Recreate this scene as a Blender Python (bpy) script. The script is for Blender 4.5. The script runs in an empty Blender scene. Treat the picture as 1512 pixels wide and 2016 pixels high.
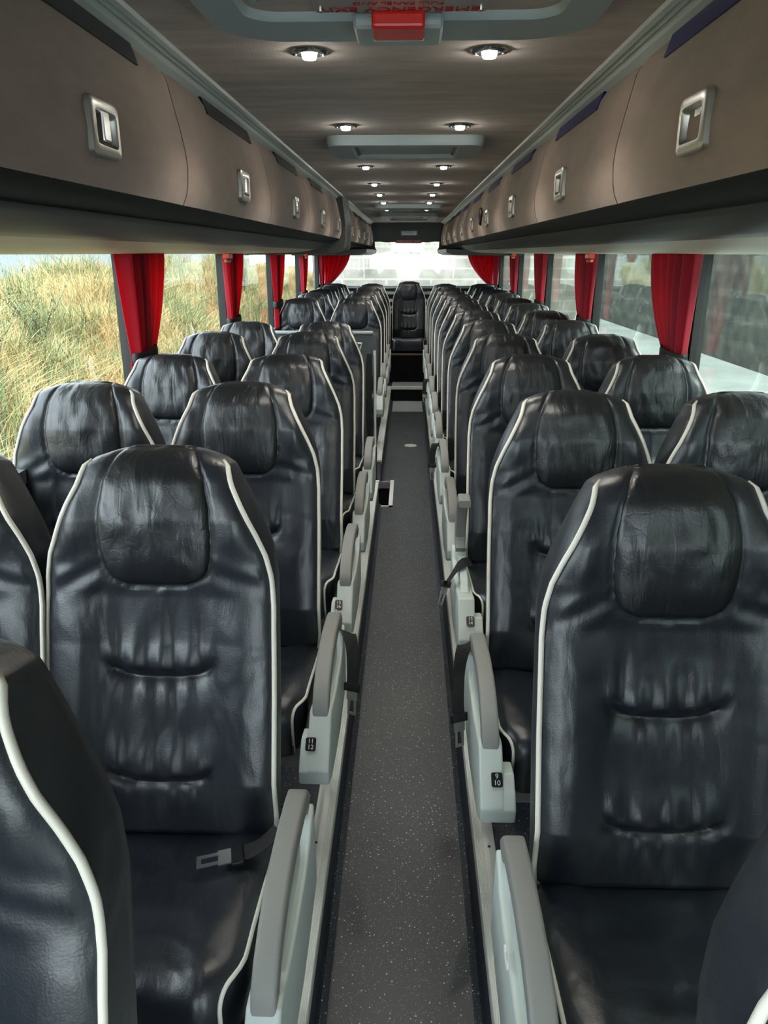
import bpy, bmesh, math, random
import numpy as np
from mathutils import Vector, Matrix
random.seed(7); rng = np.random.default_rng(7)
sc = bpy.context.scene
COL = sc.collection
PI = math.pi

# ------------------------------------------------------------------ camera, sky, sun, exposure
EYE = 1.62
cam_d = bpy.data.cameras.new('camera'); cam = bpy.data.objects.new('camera', cam_d); COL.objects.link(cam)
cam_d.sensor_fit = 'VERTICAL'; cam_d.sensor_height = 36.0; cam_d.lens = 1500/2016*36.0
cam_d.clip_start = 0.02; cam_d.clip_end = 400
cam.location = (0, 0, EYE); cam.rotation_euler = (math.radians(90-18.744), 0, math.radians(1.772))
sc.camera = cam
sc.view_settings.view_transform = 'Standard'; sc.view_settings.look = 'None'
sc.view_settings.gamma = 1; sc.view_settings.use_curve_mapping = False
sc.view_settings.exposure = 2.32
try:
    sc.cycles.use_denoising = True
    sc.cycles.max_bounces = 8; sc.cycles.diffuse_bounces = 4; sc.cycles.adaptive_threshold = .015; sc.cycles.transparent_max_bounces = 16
    sc.cycles.sample_clamp_indirect = 6.0; sc.cycles.caustics_reflective = False; sc.cycles.caustics_refractive = False
except Exception: pass
w = bpy.data.worlds.new('sky'); sc.world = w; w.use_nodes = True
bg = w.node_tree.nodes['Background']
bg.inputs[0].default_value = (0.86, 0.92, 1.0, 1); bg.inputs[1].default_value = 1.6
sun_d = bpy.data.lights.new('sun', 'SUN'); sun_d.energy = 2.2; sun_d.angle = math.radians(25); sun_d.color = (1, .95, .86)
sun = bpy.data.objects.new('sun', sun_d); COL.objects.link(sun)
sun.rotation_euler = Vector((-.45, .55, -1.0)).to_track_quat('-Z', 'Y').to_euler()

# ------------------------------------------------------------------ materials
def mat(name, col, rough=.5, metal=0, spec=.5, bump=0, bscale=200, vary=0, vscale=3, vstretch=(1,1,1), emit=None, estr=0, coat=0, sheen=0, trans=0):
    m = bpy.data.materials.new(name); m.use_nodes = True
    nt = m.node_tree; b = nt.nodes['Principled BSDF']
    b.inputs['Base Color'].default_value = (*col, 1); b.inputs['Roughness'].default_value = rough
    b.inputs['Metallic'].default_value = metal; b.inputs['Specular IOR Level'].default_value = spec
    b.inputs['Coat Weight'].default_value = coat; b.inputs['Sheen Weight'].default_value = sheen
    b.inputs['Transmission Weight'].default_value = trans
    if emit: b.inputs['Emission Color'].default_value = (*emit, 1); b.inputs['Emission Strength'].default_value = estr
    if bump or vary:
        tc = nt.nodes.new('ShaderNodeTexCoord')
    if vary:
        mp = nt.nodes.new('ShaderNodeMapping'); mp.inputs['Scale'].default_value = vstretch
        nt.links.new(tc.outputs['Object'], mp.inputs[0])
        n = nt.nodes.new('ShaderNodeTexNoise'); n.inputs['Scale'].default_value = vscale; n.inputs['Detail'].default_value = 6; n.inputs['Roughness'].default_value = .65
        nt.links.new(mp.outputs[0], n.inputs['Vector'])
        r = nt.nodes.new('ShaderNodeValToRGB')
        r.color_ramp.elements[0].position = .3; r.color_ramp.elements[1].position = .7
        r.color_ramp.elements[0].color = (*[c*(1-vary) for c in col], 1); r.color_ramp.elements[1].color = (*[min(1, c*(1+vary)) for c in col], 1)
        nt.links.new(n.outputs['Fac'], r.inputs[0]); nt.links.new(r.outputs[0], b.inputs['Base Color'])
    if bump:
        n2 = nt.nodes.new('ShaderNodeTexNoise'); n2.inputs['Scale'].default_value = bscale; n2.inputs['Detail'].default_value = 3
        nt.links.new(tc.outputs['Object'], n2.inputs['Vector'])
        bp = nt.nodes.new('ShaderNodeBump'); bp.inputs['Strength'].default_value = bump; bp.inputs['Distance'].default_value = .002
        nt.links.new(n2.outputs['Fac'], bp.inputs['Height']); nt.links.new(bp.outputs[0], b.inputs['Normal'])
    return m

def leather_mat(name, col, rough, creases):
    m = bpy.data.materials.new(name); m.use_nodes = True
    nt = m.node_tree; N = nt.nodes; L = nt.links; b = N['Principled BSDF']
    b.inputs['Base Color'].default_value = (*col, 1); b.inputs['Specular IOR Level'].default_value = .85
    tc = N.new('ShaderNodeTexCoord'); oi = N.new('ShaderNodeObjectInfo')
    ad = N.new('ShaderNodeVectorMath'); ad.operation = 'ADD'
    sc_ = N.new('ShaderNodeMath'); sc_.operation = 'MULTIPLY'; sc_.inputs[1].default_value = 9
    L.new(oi.outputs['Random'], sc_.inputs[0]); L.new(tc.outputs['Object'], ad.inputs[0]); L.new(sc_.outputs[0], ad.inputs[1])
    def noise(scale, det, vec, stretch=None, dist=0):
        n = N.new('ShaderNodeTexNoise'); n.inputs['Scale'].default_value = scale; n.inputs['Detail'].default_value = det; n.inputs['Distortion'].default_value = dist
        if stretch:
            mp = N.new('ShaderNodeMapping'); mp.inputs['Scale'].default_value = stretch; L.new(vec, mp.inputs[0]); L.new(mp.outputs[0], n.inputs['Vector'])
        else: L.new(vec, n.inputs['Vector'])
        return n
    V = ad.outputs[0]
    rn = noise(6, 4, V)
    mr = N.new('ShaderNodeMapRange'); mr.inputs['To Min'].default_value = rough-.07; mr.inputs['To Max'].default_value = rough+.10
    L.new(rn.outputs['Fac'], mr.inputs[0]); L.new(mr.outputs[0], b.inputs['Roughness'])
    g = noise(330, 2, V)                                   # grain
    big = noise(7, 2, V, (1.4, 1, .8), .4)                # soft undulation
    fold = noise(9, 3, V, (3.2, 2, .7), .8)               # vertical folds
    crk = N.new('ShaderNodeTexVoronoi'); crk.feature = 'DISTANCE_TO_EDGE'; crk.inputs['Scale'].default_value = 26; crk.inputs['Randomness'].default_value = 1
    wp = N.new('ShaderNodeVectorMath'); wp.operation = 'ADD'; wn = noise(18, 3, V)
    ws = N.new('ShaderNodeVectorMath'); ws.operation = 'SCALE'; ws.inputs['Scale'].default_value = .06
    L.new(wn.outputs['Color'], ws.inputs[0]); L.new(V, wp.inputs[0]); L.new(ws.outputs[0], wp.inputs[1]); L.new(wp.outputs[0], crk.inputs['Vector'])
    cr = N.new('ShaderNodeMapRange'); cr.inputs['From Max'].default_value = .08; L.new(crk.outputs['Distance'], cr.inputs[0])
    prev = None
    for node, out, st, di in ((big, 'Fac', .5, .022), (fold, 'Fac', creases*.30, .010), (cr, 0, creases*.16, .0008), (g, 'Fac', .30, .0010)):
        bp = N.new('ShaderNodeBump'); bp.inputs['Strength'].default_value = st; bp.inputs['Distance'].default_value = di
        L.new(node.outputs[out], bp.inputs['Height'])
        if prev: L.new(prev.outputs[0], bp.inputs['Normal'])
        prev = bp
    L.new(prev.outputs[0], b.inputs['Normal'])
    return m

def vinyl_mat(name, base):
    m = bpy.data.materials.new(name); m.use_nodes = True
    nt = m.node_tree; N = nt.nodes; L = nt.links; b = N['Principled BSDF']
    b.inputs['Specular IOR Level'].default_value = .6
    tc = N.new('ShaderNodeTexCoord')
    wn = N.new('ShaderNodeTexNoise'); wn.inputs['Scale'].default_value = 2.0; wn.inputs['Detail'].default_value = 5
    L.new(tc.outputs['Object'], wn.inputs['Vector'])
    r0 = N.new('ShaderNodeValToRGB'); r0.color_ramp.elements[0].color = (*[c*.8 for c in base], 1); r0.color_ramp.elements[1].color = (*[c*1.35 for c in base], 1)
    L.new(wn.outputs['Fac'], r0.inputs[0])
    prev = r0.outputs[0]
    for sc_, th, prob, colr in ((80, .17, .52, (.55, .57, .55)), (190, .24, .66, (.26, .30, .33)), (120, .20, .75, (.08, .11, .18))):
        v = N.new('ShaderNodeTexVoronoi'); v.inputs['Scale'].default_value = sc_; L.new(tc.outputs['Object'], v.inputs['Vector'])
        dm = N.new('ShaderNodeMapping'); dm.inputs['Scale'].default_value = (1, 1, .05)
        lt = N.new('ShaderNodeMath'); lt.operation = 'LESS_THAN'; lt.inputs[1].default_value = th; L.new(v.outputs['Distance'], lt.inputs[0])
        sp = N.new('ShaderNodeSeparateColor'); L.new(v.outputs['Color'], sp.inputs[0])
        gt = N.new('ShaderNodeMath'); gt.operation = 'GREATER_THAN'; gt.inputs[1].default_value = prob; L.new(sp.outputs[0], gt.inputs[0])
        mu = N.new('ShaderNodeMath'); mu.operation = 'MULTIPLY'; L.new(lt.outputs[0], mu.inputs[0]); L.new(gt.outputs[0], mu.inputs[1])
        mx = N.new('ShaderNodeMix'); mx.data_type = 'RGBA'; L.new(mu.outputs[0], mx.inputs[0]); L.new(prev, mx.inputs[6]); mx.inputs[7].default_value = (*colr, 1)
        prev = mx.outputs[2]
    L.new(prev, b.inputs['Base Color'])
    mr = N.new('ShaderNodeMapRange'); mr.inputs['To Min'].default_value = .30; mr.inputs['To Max'].default_value = .50
    L.new(wn.outputs['Fac'], mr.inputs[0]); L.new(mr.outputs[0], b.inputs['Roughness'])
    n2 = N.new('ShaderNodeTexNoise'); n2.inputs['Scale'].default_value = 260; L.new(tc.outputs['Object'], n2.inputs['Vector'])
    bp = N.new('ShaderNodeBump'); bp.inputs['Strength'].default_value = .3; bp.inputs['Distance'].default_value = .001
    L.new(n2.outputs['Fac'], bp.inputs['Height']); L.new(bp.outputs[0], b.inputs['Normal'])
    return m

def glass_mat(name, tint=(.93, .97, .96), refl=1.0, haze=.0):
    m = bpy.data.materials.new(name); m.use_nodes = True
    nt = m.node_tree; N = nt.nodes; L = nt.links
    for n in list(N): N.remove(n)
    out = N.new('ShaderNodeOutputMaterial'); t = N.new('ShaderNodeBsdfTransparent'); t.inputs[0].default_value = (*tint, 1)
    g = N.new('ShaderNodeBsdfGlossy'); g.inputs['Roughness'].default_value = .02; g.inputs[0].default_value = (.95, 1, 1, 1)
    lw = N.new('ShaderNodeLayerWeight'); lw.inputs['Blend'].default_value = .5
    pw = N.new('ShaderNodeMath'); pw.operation = 'POWER'; pw.inputs[1].default_value = 5; L.new(lw.outputs['Facing'], pw.inputs[0])
    mu = N.new('ShaderNodeMath'); mu.operation = 'MULTIPLY_ADD'; mu.inputs[1].default_value = .55*refl; mu.inputs[2].default_value = .04*refl; mu.use_clamp = True; L.new(pw.outputs[0], mu.inputs[0])
    mx = N.new('ShaderNodeMixShader'); L.new(mu.outputs[0], mx.inputs[0]); L.new(t.outputs[0], mx.inputs[1]); L.new(g.outputs[0], mx.inputs[2])
    last = mx.outputs[0]
    if haze:
        d = N.new('ShaderNodeBsdfDiffuse'); d.inputs[0].default_value = (.8, .85, .8, 1)
        m2 = N.new('ShaderNodeMixShader'); m2.inputs[0].default_value = haze
        L.new(last, m2.inputs[1]); L.new(d.outputs[0], m2.inputs[2]); last = m2.outputs[0]
    L.new(last, out.inputs[0])
    return m

def curtain_mat():
    m = bpy.data.materials.new('red_cloth'); m.use_nodes = True
    nt = m.node_tree; N = nt.nodes; L = nt.links; b = N['Principled BSDF']
    b.inputs['Base Color'].default_value = (.42, .008, .035, 1); b.inputs['Roughness'].default_value = .75; b.inputs['Sheen Weight'].default_value = .3
    tr = N.new('ShaderNodeBsdfTranslucent'); tr.inputs[0].default_value = (.85, .006, .04, 1)
    mx = N.new('ShaderNodeMixShader'); mx.inputs[0].default_value = .45
    L.new(b.outputs[0], mx.inputs[1]); L.new(tr.outputs[0], mx.inputs[2]); L.new(mx.outputs[0], N['Material Output'].inputs[0])
    return m

def blocks_mat(name, c1, c2, mortar, bw, rh, rough=.9, ms=.02, noise_amt=.5, axis='XZ'):
    m = bpy.data.materials.new(name); m.use_nodes = True
    nt = m.node_tree; N = nt.nodes; L = nt.links; b = N['Principled BSDF']; b.inputs['Roughness'].default_value = rough
    tc = N.new('ShaderNodeTexCoord'); sp = N.new('ShaderNodeSeparateXYZ'); cb = N.new('ShaderNodeCombineXYZ')
    L.new(tc.outputs['Object'], sp.inputs[0]); L.new(sp.outputs['X' if axis == 'XZ' else 'Y'], cb.inputs[0]); L.new(sp.outputs['Z'], cb.inputs[1])
    br = N.new('ShaderNodeTexBrick'); br.inputs['Scale'].default_value = 1; br.inputs['Brick Width'].default_value = bw; br.inputs['Row Height'].default_value = rh
    br.inputs['Mortar Size'].default_value = ms; br.inputs['Mortar Smooth'].default_value = .4
    br.inputs['Color1'].default_value = (*c1, 1); br.inputs['Color2'].default_value = (*c2, 1); br.inputs['Mortar'].default_value = (*mortar, 1)
    L.new(cb.outputs[0], br.inputs['Vector'])
    n = N.new('ShaderNodeTexNoise'); n.inputs['Scale'].default_value = 2.2; n.inputs['Detail'].default_value = 8; L.new(tc.outputs['Object'], n.inputs['Vector'])
    r = N.new('ShaderNodeValToRGB'); r.color_ramp.elements[0].position = .35; r.color_ramp.elements[1].position = .65
    r.color_ramp.elements[0].color = (1-noise_amt,)*3+(1,); r.color_ramp.elements[1].color = (1, 1, 1, 1)
    L.new(n.outputs['Fac'], r.inputs[0])
    mx = N.new('ShaderNodeMix'); mx.data_type = 'RGBA'; mx.blend_type = 'MULTIPLY'; mx.inputs[0].default_value = 1
    L.new(br.outputs['Color'], mx.inputs[6]); L.new(r.outputs[0], mx.inputs[7]); L.new(mx.outputs[2], b.inputs['Base Color'])
    return m

M = {}
M['leather'] = leather_mat('black_leather', (.011, .0145, .021), .37, .42)
M['head_leather'] = leather_mat('creased_leather', (.007, .009, .012), .38, 1.2)
M['side_leather'] = leather_mat('side_leatherette', (.022, .028, .030), .5, .2)
M['piping'] = mat('cream_piping', (.88, .83, .72), .45)
M['thread'] = mat('dark_thread', (.004, .004, .005), .6)
M['suede'] = mat('brown_suede', (.275, .200, .166), .95, bump=.25, bscale=300, vary=.20, vscale=5, vstretch=(1.6, .6, 1.6), sheen=.15)
M['ceil_suede'] = mat('ceiling_suede', (.34, .262, .225), .95, bump=.3, bscale=200, vary=.24, vscale=7, vstretch=(.5, 2.2, 1), sheen=.15)
M['trim_grey'] = mat('grey_green_plastic', (.40, .44, .43), .42)
M['hatch_grey'] = mat('hatch_plastic', (.36, .42, .44), .5, bump=.1, bscale=400)
M['rail_dark'] = mat('dark_satin_rail', (.008, .009, .008), .6)
M['rail_grey'] = mat('satin_grey_rail', (.055, .058, .055), .40, spec=.35)
M['under'] = mat('tan_underside', (.62, .55, .45), .4)
M['charcoal'] = mat('charcoal_panel', (.045, .050, .047), .6, bump=.15, bscale=300)
M['header'] = mat('header_panel', (.10, .112, .108), .6, bump=.15, bscale=300)
M['alu'] = mat('aluminium', (.92, .93, .88), .38, metal=.1, vary=.08, vscale=8, vstretch=(1, .3, 1))
M['alu_dark'] = mat('worn_screw', (.10, .09, .07), .5, metal=.6)
M['chrome'] = mat('chrome', (.70, .70, .68), .18, metal=1)
M['satin'] = mat('satin_metal', (.50, .49, .46), .32, metal=.85)
M['panel'] = mat('pale_grey_plastic', (.64, .70, .66), .42)
M['pad'] = mat('grey_armrest_rubber', (.29, .29, .27), .55, bump=.15, bscale=500)
M['black'] = mat('black_plastic', (.008, .008, .009), .4)
M['webbing'] = mat('black_webbing', (.010, .010, .011), .7, bump=.5, bscale=600)
M['blue'] = mat('dark_blue_plastic', (.010, .006, .13), .35)
M['navy'] = mat('dark_slot_plastic', (.004, .005, .014), .4)
M['red'] = mat('red_plastic', (.65, .012, .008), .3)
M['orange'] = mat('orange_red_plastic', (.80, .07, .02), .3)
M['redtxt'] = mat('red_print', (.35, .02, .02), .6)
M['white'] = mat('white_print', (.85, .85, .85), .5)
M['carpet'] = mat('black_carpet', (.006, .006, .007), 1, bump=.6, bscale=500)
M['pillar'] = mat('grey_pillar', (.13, .145, .16), .55)
M['rubber'] = mat('black_rubber', (.008, .009, .010), .5)
M['wall'] = mat('wall_carpet', (.07, .075, .08), .9, bump=.3, bscale=300)
M['band'] = mat('charcoal_band', (.018, .018, .02), .6)
M['vinyl'] = vinyl_mat('speckled_vinyl', (.025, .031, .041))
M['vinyl2'] = vinyl_mat('speckled_vinyl_platform', (.024, .031, .052))
M['mauve'] = mat('mauve_trim', (.30, .25, .30), .5)
M['lamp'] = mat('lamp_lens', (1, 1, 1), .2, emit=(1, .97, .86), estr=30)
M['perspex'] = glass_mat('clear_perspex', (.80, .66, .64), 1.0, .12)
M['sign_plate'] = mat('silvery_sign_plate', (.34, .31, .31), .3, metal=.3)
M['glass'] = glass_mat('window_glass')
M['glass_r'] = glass_mat('hazy_window_glass', (.74, .80, .76), 1.35, .012)
M['curtain'] = curtain_mat()
M['screen'] = mat('dark_screen', (.01, .01, .012), .15)

# ------------------------------------------------------------------ helpers
def tag(o, label=None, cat=None, group=None, kind=None):
    if label: o['label'] = label
    if cat: o['category'] = cat
    if group: o['group'] = group
    if kind: o['kind'] = kind
    return o
def empty(name, loc=(0, 0, 0), rz=0):
    o = bpy.data.objects.new(name, None); COL.objects.link(o); o.location = loc; o.rotation_euler.z = rz; o.empty_display_size = .05
    return o
def mesh(name, V, F, m, parent=None, smooth=False, loc=None, bevel=0, seg=2):
    me = bpy.data.meshes.new(name); me.from_pydata([tuple(map(float, v)) for v in V], [], F); me.update()
    bm = bmesh.new(); bm.from_mesh(me); bmesh.ops.recalc_face_normals(bm, faces=bm.faces)
    if bevel: bmesh.ops.bevel(bm, geom=bm.edges[:], offset=bevel, segments=seg, profile=.6, affect='EDGES', clamp_overlap=True)
    bm.to_mesh(me); bm.free()
    me.materials.append(m if not isinstance(m, str) else M[m])
    o = bpy.data.objects.new(name, me); COL.objects.link(o)
    if parent: o.parent = parent
    if loc: o.location = loc
    if smooth: 
        me.polygons.foreach_set('use_smooth', [True]*len(me.polygons))
        if smooth != 'all': me.set_sharp_from_angle(angle=math.radians(40))
    return o
class MB:
    """collects simple shapes into one mesh"""
    def __init__(s): s.V = []; s.F = []
    def box(s, a, b):
        x0, y0, z0 = a; x1, y1, z1 = b; k = len(s.V)
        s.V += [(x0,y0,z0),(x1,y0,z0),(x1,y1,z0),(x0,y1,z0),(x0,y0,z1),(x1,y0,z1),(x1,y1,z1),(x0,y1,z1)]
        s.F += [[k+i for i in f] for f in ((0,3,2,1),(4,5,6,7),(0,1,5,4),(1,2,6,5),(2,3,7,6),(3,0,4,7))]; return s
    def prism(s, poly, lo, hi, axis='Y'):
        """poly of 2D points extruded along an axis"""
        k = len(s.V); n = len(poly)
        def P(p, t):
            return {'Y': (p[0], t, p[1]), 'X': (t, p[0], p[1]), 'Z': (p[0], p[1], t)}[axis]
        s.V += [P(p, lo) for p in poly] + [P(p, hi) for p in poly]
        s.F.append([k+i for i in range(n)]); s.F.append([k+n+i for i in reversed(range(n))])
        for i in range(n): j = (i+1) % n; s.F.append([k+i, k+j, k+n+j, k+n+i])
        return s
    def tube(s, pts, r, n=8, cap=True):
        pts = [Vector(p) for p in pts]; k = len(s.V); m = len(pts)
        d0 = (pts[1]-pts[0]).normalized(); up = Vector((0, 0, 1)) if abs(d0.z) < .9 else Vector((0, 1, 0))
        x = d0.cross(up).normalized()
        for i, p in enumerate(pts):
            d = (pts[min(i+1, m-1)] - pts[max(i-1, 0)]).normalized()
            x = (x - d*x.dot(d)).normalized(); y = d.cross(x)
            rr = r[i] if isinstance(r, (list, tuple)) else r
            for j in range(n):
                a = 2*PI*j/n; s.V.append(tuple(p + x*math.cos(a)*rr + y*math.sin(a)*rr))
        for i in range(m-1):
            for j in range(n):
                a = k+i*n+j; b = k+i*n+(j+1) % n; s.F.append([a, b, b+n, a+n])
        if cap: s.F.append([k+j for j in reversed(range(n))]); s.F.append([k+(m-1)*n+j for j in range(n)])
        return s
    def lathe(s, prof, c=(0, 0, 0), n=24):
        """prof: (r, z) points, revolved about z through c"""
        k = len(s.V)
        for r, z in prof:
            for j in range(n):
                a = 2*PI*j/n; s.V.append((c[0]+r*math.cos(a), c[1]+r*math.sin(a), c[2]+z))
        for i in range(len(prof)-1):
            for j in range(n):
                a = k+i*n+j; b = k+i*n+(j+1) % n; s.F.append([a, b, b+n, a+n])
        s.F.append([k+j for j in range(n)]); s.F.append([k+(len(prof)-1)*n+j for j in reversed(range(n))])
        return s
    def ribbon(s, pts, width_dir, w, t, n=None):
        """flat strap through pts, w wide, t thick"""
        pts = [Vector(p) for p in pts]; k = len(s.V); m = len(pts)
        for i, p in enumerate(pts):
            d = (pts[min(i+1, m-1)] - pts[max(i-1, 0)]).normalized()
            wd = Vector(width_dir[i] if isinstance(width_dir, list) else width_dir); wd = (wd - d*wd.dot(d)).normalized()
            nn = d.cross(wd)
            for a, b in ((-1, -1), (1, -1), (1, 1), (-1, 1)): s.V.append(tuple(p + wd*a*w/2 + nn*b*t/2))
        for i in range(m-1):
            for j in range(4):
                a = k+i*4+j; b = k+i*4+(j+1) % 4; s.F.append([a, b, b+4, a+4])
        s.F.append([k+3, k+2, k+1, k]); s.F.append([k+(m-1)*4+j for j in range(4)])
        return s
    def build(s, name, m, parent=None, smooth=False, bevel=0, loc=None, seg=2): return mesh(name, s.V, s.F, m, parent, smooth, loc, bevel, seg)
def grid_faces(nr, nc, k=0, wrap=False):
    F = []
    for i in range(nr-1):
        for j in range(nc if wrap else nc-1):
            a = k+i*nc+j; b = k+i*nc+(j+1) % nc; F.append([a, b, b+nc, a+nc])
    return F
def dup(o, parent=None):
    c = o.copy(); COL.objects.link(c); c.parent = parent
    for ch in list(o.children): dup(ch, c)
    return c
def text(name, s, size, m, parent, loc, rot, ext=.0006, align='CENTER', sx=1):
    cu = bpy.data.curves.new(name, 'FONT'); cu.body = s; cu.size = size; cu.align_x = align; cu.align_y = 'CENTER'; cu.extrude = ext
    t = bpy.data.objects.new(name, cu); COL.objects.link(t)
    dg = bpy.context.evaluated_depsgraph_get()
    me = bpy.data.meshes.new_from_object(t.evaluated_get(dg)); bpy.data.objects.remove(t)
    o = bpy.data.objects.new(name, me); COL.objects.link(o); me.materials.clear(); me.materials.append(M[m])
    o.parent = parent; o.location = loc; o.rotation_euler = rot; o.scale = (sx, 1, 1)
    return o
def interp(tab, v): return float(np.interp(v, [t[0] for t in tab], [t[1] for t in tab]))
def sstep(a, b, x):
    t = min(1, max(0, (x-a)/(b-a))); return t*t*(3-2*t)
def struct(o): o['kind'] = 'structure'; return o

# ------------------------------------------------------------------ the coach body
CX = -.028                                    # centre line of the coach
Y0, Y1 = -2.0, 11.25
GROUND = -1.15
# platform and sunken aisle
AL, AR, AZ = -.215, .211, -.18
STY0, STY1 = 5.47, 6.07                       # stairwell opening on the left
b = MB(); b.box((AR, Y0, -.24), (1.25, 9.79, 0)); b.box((-1.25, Y0, -.24), (AL, STY0, 0)); b.box((-1.25, STY1, -.24), (AL, 9.79, 0)); b.box((-1.25, 9.79, -.24), (1.25, Y1, 0))
struct(b.build('floor', 'vinyl2'))
b = MB(); b.box((AL-.02, Y0, -.26), (AR+.02, 5.44, AZ)); b.box((-.135, 5.44, -.26), (AR+.02, 6.10, AZ)); b.box((AL-.02, 6.10, -.26), (AR+.02, 9.80, AZ))
# coved edge of the vinyl
for s, x in ((1, AL), (-1, AR)):
    for ya, yb in (((Y0, STY0), (6.1, 9.78)) if s == 1 else ((Y0, 9.78),)):
        pr = [(x, -.02), (x, AZ), (x+s*.03, AZ), (x+s*.012, AZ+.008), (x+s*.005, AZ+.025), (x+s*.003, -.02)]
        b.prism(pr, ya, yb)
o = b.build('floor_aisle', 'vinyl'); struct(o)
# stairwell: steps going down to the left
b = MB(); b.box((-.50, 5.45, -.50), (-.135, 6.08, -.42)); b.box((-1.25, 5.45, -.80), (-.50, 6.08, -.72))
struct(b.build('trim_1', 'carpet'))
b = MB(); b.box((-1.25, STY0-.03, -.8), (-.135, STY0-.005, -.20)); b.box((-1.25, STY1+.005, -.8), (-.135, STY1+.03, -.20)); b.box((-.137, 5.44, -.5), (-.13, 6.1, AZ-.001))
struct(b.build('trim_2', 'carpet'))
# aluminium edge strips along the aisle
def edge_strip(n, x, s, ya, yb):
    # s=+1: the strip extends to the left of x (left side), profile with ribs on its nose
    pr = [(x+s*.006, -.03), (x+s*.006, .003)]
    for k in range(5): pr += [(x+s*(.004-.004*k), .0075), (x+s*(.002-.004*k), .0055)]
    pr += [(x-s*.020, .009), (x-s*.052, .009), (x-s*.055, .0005)]
    o = MB().prism(pr, ya, yb).build('trim_%d' % n, 'alu'); struct(o); return o
edge_strip(3, AL, 1, Y0, STY0); edge_strip(4, AL, 1, STY1, 9.79); edge_strip(5, AR, -1, Y0, 9.79)
scr = []
b = MB()
for x in (AL-.036, AR+.036):
    y = .95
    while y < 9.5:
        if not (x < 0 and 5.3 < y < 6.2): b.lathe([(.0045, 0), (.0045, .0012)], (x, y, .0089), 8)
        y += .41
o = b.build('trim_6', 'alu_dark'); struct(o)
b = MB(); b.box((-.19, 5.42, AZ), (-.105, 5.44, AZ+.006)); b.box((-.135, 5.42, AZ), (-.105, 6.12, AZ+.006)); b.box((-.27, STY1-.02, -.0), (AL+.01, STY1+.02, .014)); b.box((-.27, STY0-.04, 0), (AL+.01, STY0, .014))
struct(b.build('trim_7', 'alu'))
b = MB(); b.box((AL-.03, 6.06, AZ-.05), (AL-.002, 6.12, -.0)); b.box((AL-.002, 6.06, AZ-.05), (-.135, 6.10, AZ+.004))
struct(b.build('trim_8', 'mauve'))
# step at the rear end of the aisle
b = MB(); b.box((AL, 9.76, AZ), (AR, 9.80, -.03)); struct(b.build('trim_9', 'carpet'))
b = MB(); b.box((AL-.05, 9.745, -.03), (AR+.05, 9.80, .006)); struct(b.build('trim_10', 'alu'))
b = MB(); b.box((-.20, 9.80, .0), (.20, 10.10, .012)); struct(b.build('trim_11', 'trim_grey'))
b = MB(); b.box((-.235, 10.10, .0), (.225, 10.60, .36)); struct(b.build('trim_12', 'carpet'))
o = MB().box((-.235, 10.085, .362), (.225, 10.12, .385)).build('trim_13', mat('amber_step_light_strip', (.25, .18, .12), .3, metal=.6)); struct(o)

# side walls with window openings
POST = [-2.0+.06, -.27, 1.55, 3.37, 5.19, 7.01, 8.80, 10.62, Y1]
SILL, HEAD = .98, 1.618
for side, s in (('left', -1), ('right', 1)):
    b = MB()
    b.box((s*1.22, Y0, -.9), (s*1.30, Y1, SILL)) if side == 'right' else b.box((s*1.22, Y0, -1.0), (s*1.30, Y1, SILL))
    b.box((s*1.22, Y0, HEAD), (s*1.30, Y1, 2.12))
    struct(b.build('wall_'+side, 'wall'))
    b = MB().box((s*1.17, Y0, SILL-.03), (s*1.235, Y1, SILL+.012)); struct(b.build('baseboard_'+side, 'pillar'))
n = 20
for s in (-1, 1):
    for y in POST[:-1]:
        b = MB().box((s*1.206, y-.01, SILL), (s*1.25, y+.14, HEAD)); struct(b.build('trim_%d' % n, 'pillar', bevel=.006)); n += 1
        b = MB().box((s*1.203, y-.035, SILL), (s*1.25, y-.008, HEAD)); b.box((s*1.208, y+.142, SILL), (s*1.25, y+.156, HEAD)); struct(b.build('trim_%d' % n, 'rubber')); n += 1
wn = 1
for s in (-1, 1):
    for i in range(len(POST)-1):
        b = MB().box((s*1.226, POST[i]+.13, SILL-.005), (s*1.231, POST[i+1]-.0, HEAD+.005))
        struct(b.build('window_%d' % wn, 'glass' if s < 0 else 'glass_r')); wn += 1
# roof and ceiling
struct(MB().box((-1.30, Y0, 2.12), (1.30, Y1+.05, 2.18)).build('roof', 'charcoal'))
struct(MB().box((CX-.47, Y0, 2.02), (CX+.47, Y1, 2.10)).build('ceiling', 'ceil_suede'))
# front end below and above the windscreen
b = MB(); b.box((-1.30, Y0-.08, -.9), (1.30, Y0, .30)); b.box((-1.30, Y0-.08, 2.05), (1.30, Y0, 2.18)); b.box((-1.30, Y0-.08, .3), (-1.2, Y0, 2.05)); b.box((1.2, Y0-.08, .3), (1.30, Y0, 2.05))
struct(b.build('wall_front', 'charcoal'))
struct(MB().box((-1.2, Y0-.05, .30), (1.2, Y0-.044, 2.05)).build('window_%d' % wn, 'glass')); wn += 1
# rear end with big rear window
RY = 11.2
b = MB(); b.box((-1.30, RY, -.9), (1.30, RY+.08, 1.20)); b.box((-1.30, RY, 1.79), (1.30, RY+.08, 2.18))
struct(b.build('wall_back', 'charcoal'))
b = MB().prism([(CX-.47, 2.02), (CX-.47, 1.80), (CX-.44, 1.772), (CX-.38, 1.775), (CX-.28, 1.762), (CX-.22, 1.768), (CX+.22, 1.768), (CX+.28, 1.762), (CX+.38, 1.775), (CX+.44, 1.772), (CX+.47, 1.80), (CX+.47, 2.02)], RY-.06, RY+.01)
struct(b.build('trim_60', 'header'))
struct(MB().box((-1.22, RY+.03, 1.19), (1.22, RY+.036, 1.80)).build('window_%d' % wn, 'glass')); rear_window = wn

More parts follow.
